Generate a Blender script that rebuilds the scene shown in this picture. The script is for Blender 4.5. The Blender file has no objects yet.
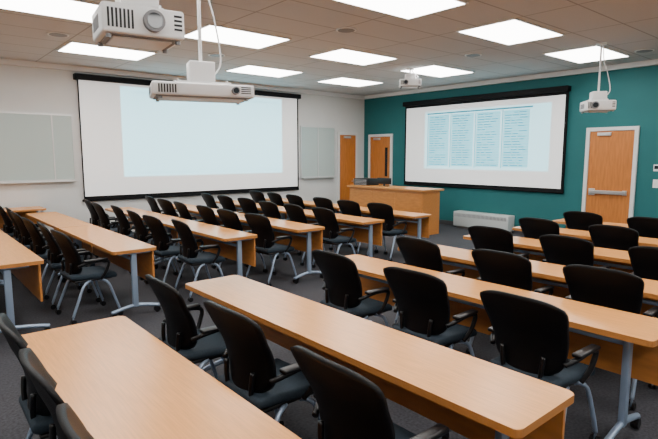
import bpy, bmesh, math, random
from mathutils import Vector, Matrix
random.seed(4)
scene = bpy.context.scene
CAM_H=1.74; YAW=math.radians(40.3); PITCH=math.radians(7.2); FPX=510.0
XB=10.5; YA=10.8; CEIL=3.42; XMIN=-3.0; YMIN=-5.0
G=.002

# ---------------------------------------------------------------- materials
def mat(name,col,rough=0.5,metal=0.0,emis=None,estr=0.0,var=0.0,scale=20.0,bump=0.0,stretch=(1,1,1),spec=0.5):
    m=bpy.data.materials.new(name); m.use_nodes=True
    nt=m.node_tree; b=nt.nodes['Principled BSDF']
    b.inputs['Base Color'].default_value=(*col,1); b.inputs['Roughness'].default_value=rough
    b.inputs['Metallic'].default_value=metal; b.inputs['Specular IOR Level'].default_value=spec
    if emis: 
        b.inputs['Emission Color'].default_value=(*emis,1); b.inputs['Emission Strength'].default_value=estr
    if var>0 or bump>0:
        tc=nt.nodes.new('ShaderNodeTexCoord'); mp=nt.nodes.new('ShaderNodeMapping')
        mp.inputs['Scale'].default_value=stretch
        nz=nt.nodes.new('ShaderNodeTexNoise'); nz.inputs['Scale'].default_value=scale; nz.inputs['Detail'].default_value=5
        nt.links.new(tc.outputs['Object'],mp.inputs['Vector']); nt.links.new(mp.outputs['Vector'],nz.inputs['Vector'])
        if var>0:
            cr=nt.nodes.new('ShaderNodeValToRGB')
            cr.color_ramp.elements[0].position=0.3; cr.color_ramp.elements[1].position=0.7
            cr.color_ramp.elements[0].color=(*[c*(1-var) for c in col],1)
            cr.color_ramp.elements[1].color=(*[min(1,c*(1+var)) for c in col],1)
            nt.links.new(nz.outputs['Fac'],cr.inputs['Fac']); nt.links.new(cr.outputs['Color'],b.inputs['Base Color'])
        if bump>0:
            bp=nt.nodes.new('ShaderNodeBump'); bp.inputs['Strength'].default_value=bump; bp.inputs['Distance'].default_value=0.01
            nt.links.new(nz.outputs['Fac'],bp.inputs['Height']); nt.links.new(bp.outputs['Normal'],b.inputs['Normal'])
    return m
M={}
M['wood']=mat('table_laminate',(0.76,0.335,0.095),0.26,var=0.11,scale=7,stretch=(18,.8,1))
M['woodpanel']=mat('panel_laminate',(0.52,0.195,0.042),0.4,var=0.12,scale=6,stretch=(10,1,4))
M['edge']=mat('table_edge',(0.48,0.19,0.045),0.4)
M['doorwood']=mat('door_veneer',(0.50,0.165,0.03),0.4,var=0.16,scale=5,stretch=(6,6,0.7))
M['black']=mat('black_mesh_fabric',(0.002,0.002,0.003),0.5,bump=0.15,scale=220,spec=0.22)
M['plastic']=mat('black_plastic',(0.004,0.004,0.005),0.35,spec=.4)
M['seat']=mat('slate_upholstery',(0.025,0.038,0.052),0.8,var=0.15,scale=90,spec=.25)
M['metal']=mat('blue_grey_metal',(0.32,0.41,0.55),0.35,0.5)
M['silver']=mat('brushed_silver',(0.7,0.7,0.7),0.3,0.9)
M['white']=mat('white_plastic',(0.82,0.82,0.82),0.4)
M['heater']=mat('heater_enamel',(0.50,0.54,0.54),0.5)
M['grey']=mat('grey_plastic',(0.22,0.22,0.23),0.5)
M['wallw']=mat('cool_white_paint',(0.66,0.66,0.645),0.8,var=0.02,scale=3)
M['teal']=mat('teal_paint',(0.010,0.125,0.13),0.7,var=0.04,scale=2)
M['trim']=mat('trim_paint',(0.82,0.81,0.80),0.5)
M['frame']=mat('door_frame_paint',(0.70,0.70,0.69),0.45)
M['base']=mat('rubber_base',(0.05,0.05,0.055),0.6)
M['board']=mat('whiteboard_enamel',(0.46,0.54,0.52),0.2)
M['alu']=mat('aluminium',(0.65,0.65,0.64),0.35,0.6)
M['screen']=mat('screen_fabric',(0.88,0.88,0.88),0.8,emis=(1,1,1),estr=0.4)  # screen glow put into the fabric as emission, no lamp behind it
M['sblack']=mat('screen_border',(0.002,0.002,0.003),0.6,spec=.2)
M['imgA']=mat('projected_slide',(0.45,0.75,0.85),0.8,emis=(0.46,0.88,1.0),estr=1.9)
M['imgA2']=mat('projected_slide_text',(0.35,0.6,0.75),0.8,emis=(0.35,0.75,0.9),estr=1.2)
M['imgB']=mat('projected_sheet',(0.5,0.8,0.85),0.8,emis=(0.46,0.86,1.0),estr=1.4)
M['imgBc']=mat('projected_sheet_column',(0.3,0.7,0.8),0.8,emis=(0.20,0.66,0.83),estr=1.1)
M['imgB2']=mat('projected_sheet_text',(0.05,0.25,0.32),0.8,emis=(0.05,0.32,0.46),estr=0.55)
M['lamp']=mat('lamp_diffuser',(0.9,0.9,0.9),0.5,emis=(1.0,0.975,0.935),estr=13.5)
M['glass']=mat('dark_glass',(0.02,0.025,0.03),0.05)
def carpet():
    m=bpy.data.materials.new('carpet'); m.use_nodes=True; nt=m.node_tree; b=nt.nodes['Principled BSDF']
    tc=nt.nodes.new('ShaderNodeTexCoord')
    n1=nt.nodes.new('ShaderNodeTexNoise'); n1.inputs['Scale'].default_value=55; n1.inputs['Detail'].default_value=6
    n2=nt.nodes.new('ShaderNodeTexNoise'); n2.inputs['Scale'].default_value=1.5
    cr=nt.nodes.new('ShaderNodeValToRGB'); cr.color_ramp.elements[0].position=.3; cr.color_ramp.elements[1].position=.75
    cr.color_ramp.elements[0].color=(0.018,0.018,0.024,1); cr.color_ramp.elements[1].color=(0.066,0.067,0.08,1)
    mx=nt.nodes.new('ShaderNodeMixRGB'); mx.blend_type='MULTIPLY'; mx.inputs[0].default_value=.35
    nt.links.new(tc.outputs['Object'],n1.inputs['Vector']); nt.links.new(tc.outputs['Object'],n2.inputs['Vector'])
    nt.links.new(n1.outputs['Fac'],cr.inputs['Fac']); nt.links.new(cr.outputs['Color'],mx.inputs[1]); nt.links.new(n2.outputs['Fac'],mx.inputs[2])
    nt.links.new(mx.outputs['Color'],b.inputs['Base Color']); b.inputs['Roughness'].default_value=.9
    return m
M['carpet']=carpet()
def ceilmat():
    m=bpy.data.materials.new('ceiling_tiles'); m.use_nodes=True; nt=m.node_tree; b=nt.nodes['Principled BSDF']
    tc=nt.nodes.new('ShaderNodeTexCoord'); sp=nt.nodes.new('ShaderNodeSeparateXYZ'); nt.links.new(tc.outputs['Object'],sp.inputs[0])
    def line(out,size,off):
        a=nt.nodes.new('ShaderNodeMath'); a.operation='ADD'; a.inputs[1].default_value=off; nt.links.new(out,a.inputs[0])
        d=nt.nodes.new('ShaderNodeMath'); d.operation='DIVIDE'; d.inputs[1].default_value=size; nt.links.new(a.outputs[0],d.inputs[0])
        f=nt.nodes.new('ShaderNodeMath'); f.operation='FRACT'; nt.links.new(d.outputs[0],f.inputs[0])
        l=nt.nodes.new('ShaderNodeMath'); l.operation='LESS_THAN'; l.inputs[1].default_value=0.022/size; nt.links.new(f.outputs[0],l.inputs[0]); return l
    l1=line(sp.outputs['X'],1.3,20.0); l2=line(sp.outputs['Y'],0.65,20.0)
    mxm=nt.nodes.new('ShaderNodeMath'); mxm.operation='MAXIMUM'; nt.links.new(l1.outputs[0],mxm.inputs[0]); nt.links.new(l2.outputs[0],mxm.inputs[1])
    nz=nt.nodes.new('ShaderNodeTexNoise'); nz.inputs['Scale'].default_value=60; nt.links.new(tc.outputs['Object'],nz.inputs['Vector'])
    cr=nt.nodes.new('ShaderNodeValToRGB'); cr.color_ramp.elements[0].color=(0.53,0.52,0.52,1); cr.color_ramp.elements[1].color=(0.63,0.62,0.62,1)
    nt.links.new(nz.outputs['Fac'],cr.inputs['Fac'])
    mx=nt.nodes.new('ShaderNodeMixRGB'); nt.links.new(mxm.outputs[0],mx.inputs[0]); nt.links.new(cr.outputs['Color'],mx.inputs[1]); mx.inputs[2].default_value=(0.34,0.33,0.32,1)
    nt.links.new(mx.outputs['Color'],b.inputs['Base Color']); b.inputs['Roughness'].default_value=.9
    return m
M['ceil']=ceilmat()

# ---------------------------------------------------------------- mesh builder
class MB:
    def __init__(s): s.bm=bmesh.new(); s.mats=[]
    def mi(s,k):
        if k not in s.mats: s.mats.append(k)
        return s.mats.index(k)
    def merge(s,t,k,smooth=False):
        i=s.mi(k)
        for f in t.faces: f.material_index=i; f.smooth=smooth
        me=bpy.data.meshes.new('tmp'); t.to_mesh(me); t.free(); s.bm.from_mesh(me); bpy.data.meshes.remove(me)
    def box(s,a,b,k,bev=0.0,seg=2,rot=None):
        t=bmesh.new(); bmesh.ops.create_cube(t,size=1)
        c=[(a[i]+b[i])/2 for i in range(3)]; d=[abs(b[i]-a[i]) for i in range(3)]
        for v in t.verts: v.co=Vector((v.co.x*d[0],v.co.y*d[1],v.co.z*d[2]))
        if bev>0: bmesh.ops.bevel(t,geom=t.edges[:],offset=bev,segments=seg,profile=.5,affect='EDGES')
        for v in t.verts:
            if rot: v.co=rot@v.co
            v.co+=Vector(c)
        s.merge(t,k,bev>0 and seg>2)
    def tube(s,pts,r,k,n=8,smooth=True,cap=True):
        pts=[Vector(p) for p in pts]; t=bmesh.new(); rings=[]
        ref=None
        for i,p in enumerate(pts):
            d=(pts[min(i+1,len(pts)-1)]-pts[max(i-1,0)]).normalized()
            if ref is None: ref=d.orthogonal().normalized()
            ref=(ref-d*ref.dot(d)).normalized(); o=d.cross(ref)
            rr=r[i] if isinstance(r,(list,tuple)) else r
            rings.append([t.verts.new(p+ref*math.cos(2*math.pi*j/n)*rr+o*math.sin(2*math.pi*j/n)*rr) for j in range(n)])
        for a,b in zip(rings,rings[1:]):
            for j in range(n): t.faces.new((a[j],a[(j+1)%n],b[(j+1)%n],b[j]))
        if cap: t.faces.new(rings[0][::-1]); t.faces.new(rings[-1])
        s.merge(t,k,smooth)
    def cyl(s,p0,p1,r,k,n=16): s.tube([p0,p1],r,k,n,smooth=False)
    def poly(s,outline,z0,z1,k,bev=0.004,ek=None):
        t=bmesh.new(); vb=[t.verts.new((x,y,z0)) for x,y in outline]; vt=[t.verts.new((x,y,z1)) for x,y in outline]
        t.faces.new(vb[::-1]); top=t.faces.new(vt); n=len(outline)
        for i in range(n): t.faces.new((vb[i],vb[(i+1)%n],vt[(i+1)%n],vt[i]))
        i0=s.mi(k); i1=s.mi(ek or k)
        if bev>0: bmesh.ops.bevel(t,geom=[e for e in top.edges],offset=bev,segments=2,profile=.5,affect='EDGES')
        bmesh.ops.recalc_face_normals(t,faces=t.faces)
        for f in t.faces: f.material_index=i0 if abs(f.normal.z)>.9 else i1
        me=bpy.data.meshes.new('tmp'); t.to_mesh(me); t.free(); s.bm.from_mesh(me); bpy.data.meshes.remove(me)
    def mesh(s,name):
        me=bpy.data.meshes.new(name); s.bm.to_mesh(me); s.bm.free()
        for k in s.mats: me.materials.append(M[k])
        return me
    def obj(s,name,loc=(0,0,0),rz=0):
        return place(s.mesh(name),name,loc,rz)
def place(me,name,loc=(0,0,0),rz=0):
    o=bpy.data.objects.new(name,me); scene.collection.objects.link(o); o.location=loc; o.rotation_euler=(0,0,rz); return o
def smoothpath(P,n=5):
    P=[Vector(p) for p in P]; out=[]
    for i in range(len(P)-1):
        p0=P[max(i-1,0)];p1=P[i];p2=P[i+1];p3=P[min(i+2,len(P)-1)]
        for k in range(n):
            t=k/n
            out.append(.5*((2*p1)+(p2-p0)*t+(2*p0-5*p1+4*p2-p3)*t*t+(3*p1-p0-3*p2+p3)*t**3))
    out.append(P[-1]); return out
def rrect(x0,y0,x1,y1,r,n=5):
    o=[]
    for cx,cy,a in ((x1-r,y1-r,0),(x0+r,y1-r,90),(x0+r,y0+r,180),(x1-r,y0+r,270)):
        for i in range(n+1):
            t=math.radians(a+90*i/n); o.append((cx+r*math.cos(t),cy+r*math.sin(t)))
    return o

# ---------------------------------------------------------------- room
def room_box(name,a,b,k):
    m=MB(); m.box(a,b,k); return m.obj(name)
T=.15
room_box('floor',(XMIN-T,YMIN-T,-T),(XB+T,YA+T,0),'carpet')
room_box('ceiling',(XMIN-T,YMIN-T,CEIL),(XB+T,YA+T,CEIL+T),'ceil')
room_box('wall_left',(XMIN-T,YA,0),(XB+T,YA+T,CEIL),'wallw')
room_box('wall_front',(XB,YMIN-T,0),(XB+T,YA,CEIL),'teal')
room_box('wall_back',(XMIN-T,YMIN-T,0),(XMIN,YA,CEIL),'wallw')
room_box('wall_right',(XMIN,YMIN-T,0),(XB,YMIN,CEIL),'wallw')
room_box('baseboard_left',(XMIN,YA-.012,0),(9.42,YA,.11),'base')
m=MB()
for a,b in ((YMIN,3.52),(4.52,9.6)): m.box((XB-.012,a,0),(XB,b,.11),'base')
m.obj('baseboard_front')
room_box('trim_1',(XMIN,YA-.09,CEIL-.09),(XB,YA,CEIL),'trim')
room_box('trim_2',(XB-.09,YMIN,CEIL-.09),(XB,YA-.09,CEIL),'trim')

def door(name,w,h,bar=False,pane=False):
    m=MB(); f=.07
    m.box((-.05,-w/2-f,0),(-G,-w/2,h+f),'frame',.005); m.box((-.05,w/2,0),(-G,w/2+f,h+f),'frame',.005)
    m.box((-.05,-w/2,h),(-G,w/2,h+f),'frame',.005)
    m.box((-.03,-w/2+.004,.01),(-G,w/2-.004,h-.004),'doorwood',.003)
    if bar:
        m.box((-.09,-w/2+.08,.99),(-.06,w/2-.06,1.06),'silver',.008)
        m.box((-.065,-w/2+.06,.98),(-.03,-w/2+.14,1.07),'silver',.005); m.box((-.065,w/2-.16,.96),(-.03,w/2-.05,1.09),'silver',.005)
    else:
        m.cyl((-.03,-w/2+.07,1.0),(-.075,-w/2+.07,1.0),.012,'silver'); m.tube([(-.075,-w/2+.07,1.0),(-.075,-w/2+.19,1.0)],.009,'silver')
        m.box((-.036,-w/2+.045,.93),(-.03,-w/2+.095,1.07),'silver')
    if pane: m.box((-.034,-w/2+.10,1.15),(-.03,-w/2+.20,1.95),'glass')
    m.box((-.033,-w/2+.02,.01),(-.03,w/2-.02,.2),'silver')
    for z in (.25,1.1,h-.25): m.cyl((-.035,w/2-.0,z-.05),(-.035,w/2-.0,z+.05),.009,'silver',8)
    m.box((-.07,w/2-.4,h-.09),(-.03,w/2-.15,h-.03),'silver',.004)
    return m.mesh(name)
place(door('door_1',.80,2.2,bar=True),'door_1',(XB,4.02,0))
place(door('door_2',.78,2.25,pane=True),'door_2',(XB,10.12,0))
place(door('door_3',.62,2.30),'door_3',(9.83,YA,0),math.radians(90))

def pscreen(name,w,z0,z1,img,top,cols,ki,kt,seed,bl=.06):
    rnd=random.Random(seed); m=MB()
    m.box((-.06,-w/2-.05,z0-.07),(-.02,w/2+bl,z1+top),'sblack',.004)
    m.box((-.066,-w/2,z0),(-.06,w/2,z1),'screen')
    m.box((-.15,-w/2-.08,z1+top-.08),(-G,w/2+.08,z1+top+.03),'sblack',.01)
    m.tube([(-.045,-w/2-.05,z0-.08),(-.045,w/2+.05,z0-.08)],.022,'sblack',8)
    a,b,c,e=img
    m.box((-.070,a,c),(-.0661,b,e),ki)
    if cols:
        x0=a+.42; cw=(b-x0-.08)/cols
        m.box((-.0708,x0-.02,e-.07),(-.0701,b-.06,e-.035),kt)
        for q in range(cols):
            y0=x0+q*cw
            m.box((-.0708,y0+cw*.06,c+.07),(-.0701,y0+cw*.94,e-.10),'imgBc')
            z=e-.15
            while z>c+.10:
                y=y0+cw*.90
                while y>y0+cw*.35:
                    L=rnd.uniform(.12,.28)*cw
                    if rnd.random()<.9: m.box((-.0722,y-L,z-.008),(-.0709,y,z+.008),kt)
                    y-=L+.04*cw
                m.box((-.0715,y0+cw*.06,z-.031),(-.0709,y0+cw*.94,z-.027),ki)
                z-=.058
            m.box((-.0722,y0+cw*.965,c+.04),(-.0701,y0+cw*.99,e-.08),kt)
    else:
        for z,L in ((e-.10,.93),(c+.08,.93)):
            m.box((-.0715,a+.05,z-.006),(-.0701,a+.05+L*(b-a),z+.006),kt)
    return m.mesh(name)
place(pscreen('projection_screen',4.2,1.05,2.95,(-1.82,1.47,1.40,2.82),.14,4,'imgB','imgB2',2),'projection_screen',(XB,7.03,0))
place(pscreen('projection_screen',5.2,.93,3.20,(-2.12,1.83,1.30,3.12),.05,0,'imgA','imgA2',5,bl=.015),'projection_screen',(5.42,YA,0),math.radians(90))

def wboard(name,x0,x1,z0,z1,splits=()):
    m=MB(); y=YA-G
    m.box((x0,y-.02,z0),(x1,y,z1),'board')
    f=.03
    m.box((x0-f,y-.03,z0-f),(x1+f,y,z0),'alu'); m.box((x0-f,y-.03,z1),(x1+f,y,z1+f),'alu')
    m.box((x0-f,y-.03,z0),(x0,y,z1),'alu'); m.box((x1,y-.03,z0),(x1+f,y,z1),'alu')
    for s_ in splits: m.box((s_-.012,y-.028,z0),(s_+.012,y,z1),'alu')
    m.box((x0,y-.10,z0-.05),(x1,y-.03,z0-.03),'alu',.003)
    return m.obj(name)
wboard('whiteboard',-.9,2.66,1.28,2.48,(1.1,2.32))
wboard('whiteboard',8.2,9.33,1.17,2.47,(8.75,))

# ---------------------------------------------------------------- ceiling fixtures
m=MB(); m.box((-.66,-.44,-.012),(.66,.44,0),'trim'); m.box((-.63,-.41,-.016),(.63,.41,-.0121),'lamp')
lamp=m.mesh('ceiling_light')
PX={3.95:[-.3,2.05,4.35,6.65,9.05],6.65:[-.75,1.6,3.9,6.2,8.5],8.9:[-.3,2.8,5.85,8.2],1.3:[-.3,2.05,4.35,6.65,9.05],-1.4:[-.3,2.05,4.35,6.65,9.05],-3.9:[2.05,6.65]}
for y,xs in PX.items():
    for x in xs: place(lamp,'ceiling_light',(x,y,CEIL-.001))
m=MB(); m.cyl((0,0,-.012),(0,0,0),.14,'trim',28); m.cyl((0,0,-.016),(0,0,-.012),.115,'grey',28)
spk=m.mesh('ceiling_speaker')
for x,y in ((1.9,8.1),(4.3,8.0),(9.4,3.2),(7.6,5.2),(4.8,5.3)): place(spk,'ceiling_speaker',(x,y,CEIL-.001))

def projector(name,w,d,h,drop,lo=-.22,mb=.13,fr=.36):
    m=MB()
    z=-drop
    m.box((-d/2,-w/2,z-h),(d/2,w/2,z),'white',.018,4)
    m.box((-d/2+.02,-w/2+.03,z-h-.006),(d/2-.02,w/2-.03,z-h+.01),'grey',.003)
    m.box((-d/2+.05,-w/2+.06,z-h-.014),(d/2-.05,w/2-.06,z-h-.005),'white',.004)
    for a,b in ((-1,-1),(1,-1),(1,1),(-1,1)): m.cyl((a*d*.4,b*w*.42,z-h-.022),(a*d*.4,b*w*.42,z-h),.014,'grey',10)
    m.cyl((d/2-.01,w*lo,z-h*.5),(d/2+.035,w*lo,z-h*.5),h*fr,'grey',24); m.cyl((d/2+.03,w*lo,z-h*.5),(d/2+.04,w*lo,z-h*.5),h*fr*.72,'glass',24)
    for i in range(7): m.box((d/2-.004,-w*.44+i*.020,z-h*.82),(d/2+.004,-w*.44+i*.020+.010,z-h*.2),'plastic')
    for i in range(4): m.box((d/2-.004,w*.36,z-h*(.25+.15*i)),(d/2+.003,w*.46,z-h*(.18+.15*i)),'plastic')
    m.box((-d/2-.004,-w*.4,z-h*.8),(-d/2+.004,w*.35,z-h*.35),'grey',.001)
    for i in range(6): m.box((-d/2-.008,-w*.36+i*w*.11,z-h*.7),(-d/2+.004,-w*.36+i*w*.11+w*.06,z-h*.45),'plastic')
    for sy in(-1,1): 
        for i in range(6): m.box((-d*.3+i*.03,sy*w/2-.004,z-h*.75),(-d*.3+i*.03+.012,sy*w/2+.004,z-h*.3),'grey')
    m.box((-d*.3,-w*.28,z),(d*.3,w*.28,z+.02),'white',.004)
    for a,b in ((-1,-1),(1,-1),(1,1),(-1,1)): m.cyl((a*d*.25,b*w*.24,z-.001),(a*d*.25,b*w*.24,z+.035),.008,'silver',8)
    m.box((-.09,-.10,z+.02),(.09,.10,z+min(mb,drop*.5)),'white',.01,3)
    m.cyl((0,0,z+.05),(0,0,-.01),.014,'white'); m.cyl((0,0,-.025),(0,0,-.001),.075,'white',24)
    m.tube(smoothpath([(.0,.07,z+.06),(.0,.16,z+.02+drop*.15),(.0,.12,z+drop*.45),(.0,.05,z+drop*.7),(0,.03,-.01)],8),.007,'white',6)
    return m.mesh(name)
place(projector('ceiling_projector',.43,.34,.155,.89,lo=.1,mb=.13),'ceiling_projector',(1.11,2.97,CEIL),math.radians(-98))
place(projector('ceiling_projector',.78,.38,.10,1.13,mb=.18,lo=.3,fr=.3),'ceiling_projector',(1.93,3.86,CEIL),math.radians(-108))
place(projector('ceiling_projector',.42,.34,.13,.22),'ceiling_projector',(7.85,6.8,CEIL),math.radians(-135))
place(projector('ceiling_projector',.42,.34,.15,.86,mb=.14),'ceiling_projector',(8.3,3.42,CEIL),math.radians(-140))

# ---------------------------------------------------------------- tables
def table(L,w=.47,legs=2,inset=.2):
    m=MB()
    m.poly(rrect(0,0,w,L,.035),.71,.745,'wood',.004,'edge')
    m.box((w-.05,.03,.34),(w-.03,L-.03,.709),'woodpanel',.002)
    ys=[inset+(L-2*inset)*i/(legs-1) for i in range(legs)]
    for y in ys:
        m.box((w*.5-.03,y-.02,.10),(w*.5+.03,y+.02,.69),'metal',.008,3)
        m.box((w*.5-.16,y-.025,.685),(w*.5+.18,y+.025,.71),'metal',.004)
        m.tube(smoothpath([(-.02,y,.075),(w*.25,y,.105),(w*.5,y,.12),(w*.75,y,.105),(w+.02,y,.075)]),.02,'metal')
        for x in (0,w):
            m.cyl((x,y-.022,.033),(x,y+.022,.033),.033,'plastic',14); m.cyl((x,y,.03),(x,y,.085),.010,'metal',8)
    m.tube([(w*.5,ys[0],.62),(w*.5,ys[-1],.62)],.018,'metal')
    return m.mesh('training_table')
TBL={}
def put_table(x,y0,y1,w=.47,legs=2,inset=.2):
    k=(round(y1-y0,2),w,legs,inset)
    if k not in TBL: TBL[k]=table(y1-y0,w,legs,inset)
    return place(TBL[k],'training_table',(x,y0,0))

# ---------------------------------------------------------------- chair (faces +x)
def chair():
    m=MB()
    t=bmesh.new(); bmesh.ops.create_cube(t,size=1)
    for v in t.verts: v.co=Vector((v.co.x*.46,v.co.y*.47,v.co.z*.06))
    bmesh.ops.bevel(t,geom=t.edges[:],offset=.027,segments=4,profile=.5,affect='EDGES')
    for v in t.verts:
        v.co.z+= .465 + .012*(v.co.y/.23)**2 - (.03*((v.co.x-.1)/.13)**2 if v.co.x>.1 else 0)
        if v.co.x<0: v.co.y*=1-.12*(-v.co.x/.23)
    m.merge(t,'seat',True)
    m.box((-.2,-.2,.415),(.19,.2,.44),'plastic',.01,3)
    N,H=18,18; t=bmesh.new()
    def pt(s,u,off):
        hw=.195+.078*(u**.85)
        if u>.88: hw*=1-.07*((u-.88)/.12)**2.2
        if u<.15: hw*=1-.18*((.15-u)/.15)**2
        z=.48+.475*u-.030*abs(s)**4*u+.03*abs(s)**2*(1-u)+.012*(1-s*s)*u
        x=-.205-.10*u*u+.03*math.sin(math.pi*min(1,u*1.4))*.6+.07*s*s*(1-.35*u)
        return Vector((x+off,s*hw,z))
    F=[[t.verts.new(pt(-1+2*i/N,j/H,.012)) for i in range(N+1)] for j in range(H+1)]
    B=[[t.verts.new(pt(-1+2*i/N,j/H,-.012)) for i in range(N+1)] for j in range(H+1)]
    for j in range(H):
        for i in range(N):
            t.faces.new((F[j][i],F[j][i+1],F[j+1][i+1],F[j+1][i])); t.faces.new((B[j][i+1],B[j][i],B[j+1][i],B[j+1][i+1]))
        t.faces.new((F[j][0],F[j+1][0],B[j+1][0],B[j][0])); t.faces.new((F[j+1][N],F[j][N],B[j][N],B[j+1][N]))
    for i in range(N):
        t.faces.new((F[0][i+1],F[0][i],B[0][i],B[0][i+1])); t.faces.new((F[H][i],F[H][i+1],B[H][i+1],B[H][i]))
    bmesh.ops.recalc_face_normals(t,faces=t.faces); m.merge(t,'black',True)
    for s in (-1,1):
        m.tube(smoothpath([(-.08,s*.10,.43),(-.19,s*.11,.44),(-.210,s*.12,.52),(-.204,s*.13,.62)]),.014,'plastic')
        m.tube(smoothpath([(-.16,s*.225,.59),(-.10,s*.262,.62),(.0,s*.268,.635),(.10,s*.265,.63),(.135,s*.262,.60),(.10,s*.25,.50),(.06,s*.22,.43)]),.016,'plastic')
        m.box((-.12,s*.268-.028,.635),(.12,s*.268+.028,.66),'plastic',.01,3)
        m.tube(smoothpath([(.06,s*.19,.42),(.13,s*.225,.38),(.19,s*.245,.2),(.23,s*.25,.075)]),.014,'metal')
        m.tube(smoothpath([(-.04,s*.19,.42),(-.12,s*.225,.38),(-.20,s*.245,.2),(-.25,s*.25,.075)]),.014,'metal')
        for x in (.23,-.25):
            m.cyl((x,s*.25-.023,.028),(x,s*.25-.008,.028),.028,'plastic',14)
            m.cyl((x,s*.25+.008,.028),(x,s*.25+.023,.028),.028,'plastic',14)
            m.cyl((x,s*.25-.01,.028),(x,s*.25+.01,.028),.008,'metal',8)
            m.cyl((x,s*.25,.025),(x,s*.25,.08),.008,'metal',8)
    m.tube([(.07,-.19,.41),(.07,.19,.41)],.012,'metal'); m.tube([(-.05,-.19,.41),(-.05,.19,.41)],.012,'metal')
    return m.mesh('office_chair')
CH=chair()
def put_chair(x,y,a=None):
    place(CH,'office_chair',(x,y,0),math.radians(a if a is not None else random.uniform(-5,5)))

rowsR=[1.65,3.03,4.1,5.3,6.45,7.6]
put_table(.42,.42,3.2,.6,inset=.1)
for y in (2.77,2.15,1.53): put_chair(.62,y,random.uniform(-2,2))
for i,x in enumerate(rowsR):
    put_table(x,.88,3.7,inset=.2)
    ys=(1.46,2.30,3.12) if i==0 else (1.44,2.25,3.10)
    for y in ys: put_chair(x-(.14 if i==0 else .13)+random.uniform(-.02,.02),y+random.uniform(-.015,.015),random.uniform(-3,3))
rowsL=[.42,1.65,2.95,4.05,5.25,6.4]
for i,x in enumerate(rowsL):
    for y0 in (5.4,7.72):
        put_table(x,y0,y0+2.3,.6 if i==0 else .47,inset=.08)
        for k in range(3): put_chair(x-.15+random.uniform(-.05,.04),y0+.43+.72*k+random.uniform(-.02,.02),random.uniform(-4,4))

# ---------------------------------------------------------------- front desk
m=MB()
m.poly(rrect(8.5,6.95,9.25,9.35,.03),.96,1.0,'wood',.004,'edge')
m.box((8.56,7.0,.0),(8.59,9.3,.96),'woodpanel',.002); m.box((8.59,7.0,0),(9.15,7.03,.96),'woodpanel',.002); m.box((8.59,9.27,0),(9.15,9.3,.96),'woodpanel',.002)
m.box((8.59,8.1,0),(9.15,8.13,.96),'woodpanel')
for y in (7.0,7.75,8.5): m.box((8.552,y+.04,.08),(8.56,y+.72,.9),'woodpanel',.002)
m.obj('instructor_desk')
m=MB(); m.box((8.7,8.82,1.001),(9.1,9.3,1.17),'plastic',.01,3)
for i in range(4): m.box((8.694,8.86,1.02+i*.035),(8.70,9.26,1.035+i*.035),'grey')
m.obj('av_receiver')
m=MB(); m.box((-.1,-.1,0),(.1,.1,.012),'plastic',.004); m.box((-.015,-.02,.01),(.015,.02,.1),'plastic'); m.box((-.02,-.2,.05),(.005,.2,.2),'plastic',.008,3); m.box((.005,-.185,.065),(.007,.185,.185),'glass')
m.obj('control_monitor',(8.9,8.45,1.001),.15)
m=MB(); m.box((10.22,5.95,.05),(XB-.004,7.4,.40),'heater',.012,3)
for i in range(40): m.box((10.215,6.0+i*.0345,.28),(10.222,6.0+i*.0345+.015,.36),'grey')
m.box((10.3,5.98,0),(10.45,7.37,.05),'grey')
m.obj('convector_heater')
m=MB(); m.box((XB-.012,3.18,1.15),(XB-G,3.27,1.3),'white',.003); m.box((XB-.02,3.215,1.2),(XB-.012,3.235,1.25),'white'); m.obj('light_switch')
m=MB(); m.box((XB-.012,3.18,1.45),(XB-G,3.28,1.57),'white',.003); m.box((XB-.016,3.195,1.49),(XB-.011,3.265,1.55),'glass'); m.obj('thermostat')
m=MB(); m.poly(rrect(.7,10.1,2.0,10.7,.02),.77,.80,'wood',.003,'edge')
for x in (.75,1.92):
    for y in (10.15,10.62): m.box((x,y,0),(x+.04,y+.04,.77),'metal',.004)
m.box((.75,10.62,.45),(1.95,10.64,.77),'woodpanel'); m.obj('side_table')

# ---------------------------------------------------------------- world + camera
w=bpy.data.worlds.new('World'); scene.world=w; w.use_nodes=True
w.node_tree.nodes['Background'].inputs[0].default_value=(.8,.85,.9,1); w.node_tree.nodes['Background'].inputs[1].default_value=.3
cd=bpy.data.cameras.new('Camera'); cam=bpy.data.objects.new('Camera',cd); scene.collection.objects.link(cam); scene.camera=cam
cd.sensor_width=36; cd.lens=FPX/658*36; cd.clip_start=.05
cam.location=(0,0,CAM_H); cam.rotation_euler=(math.pi/2-PITCH,0,-YAW)
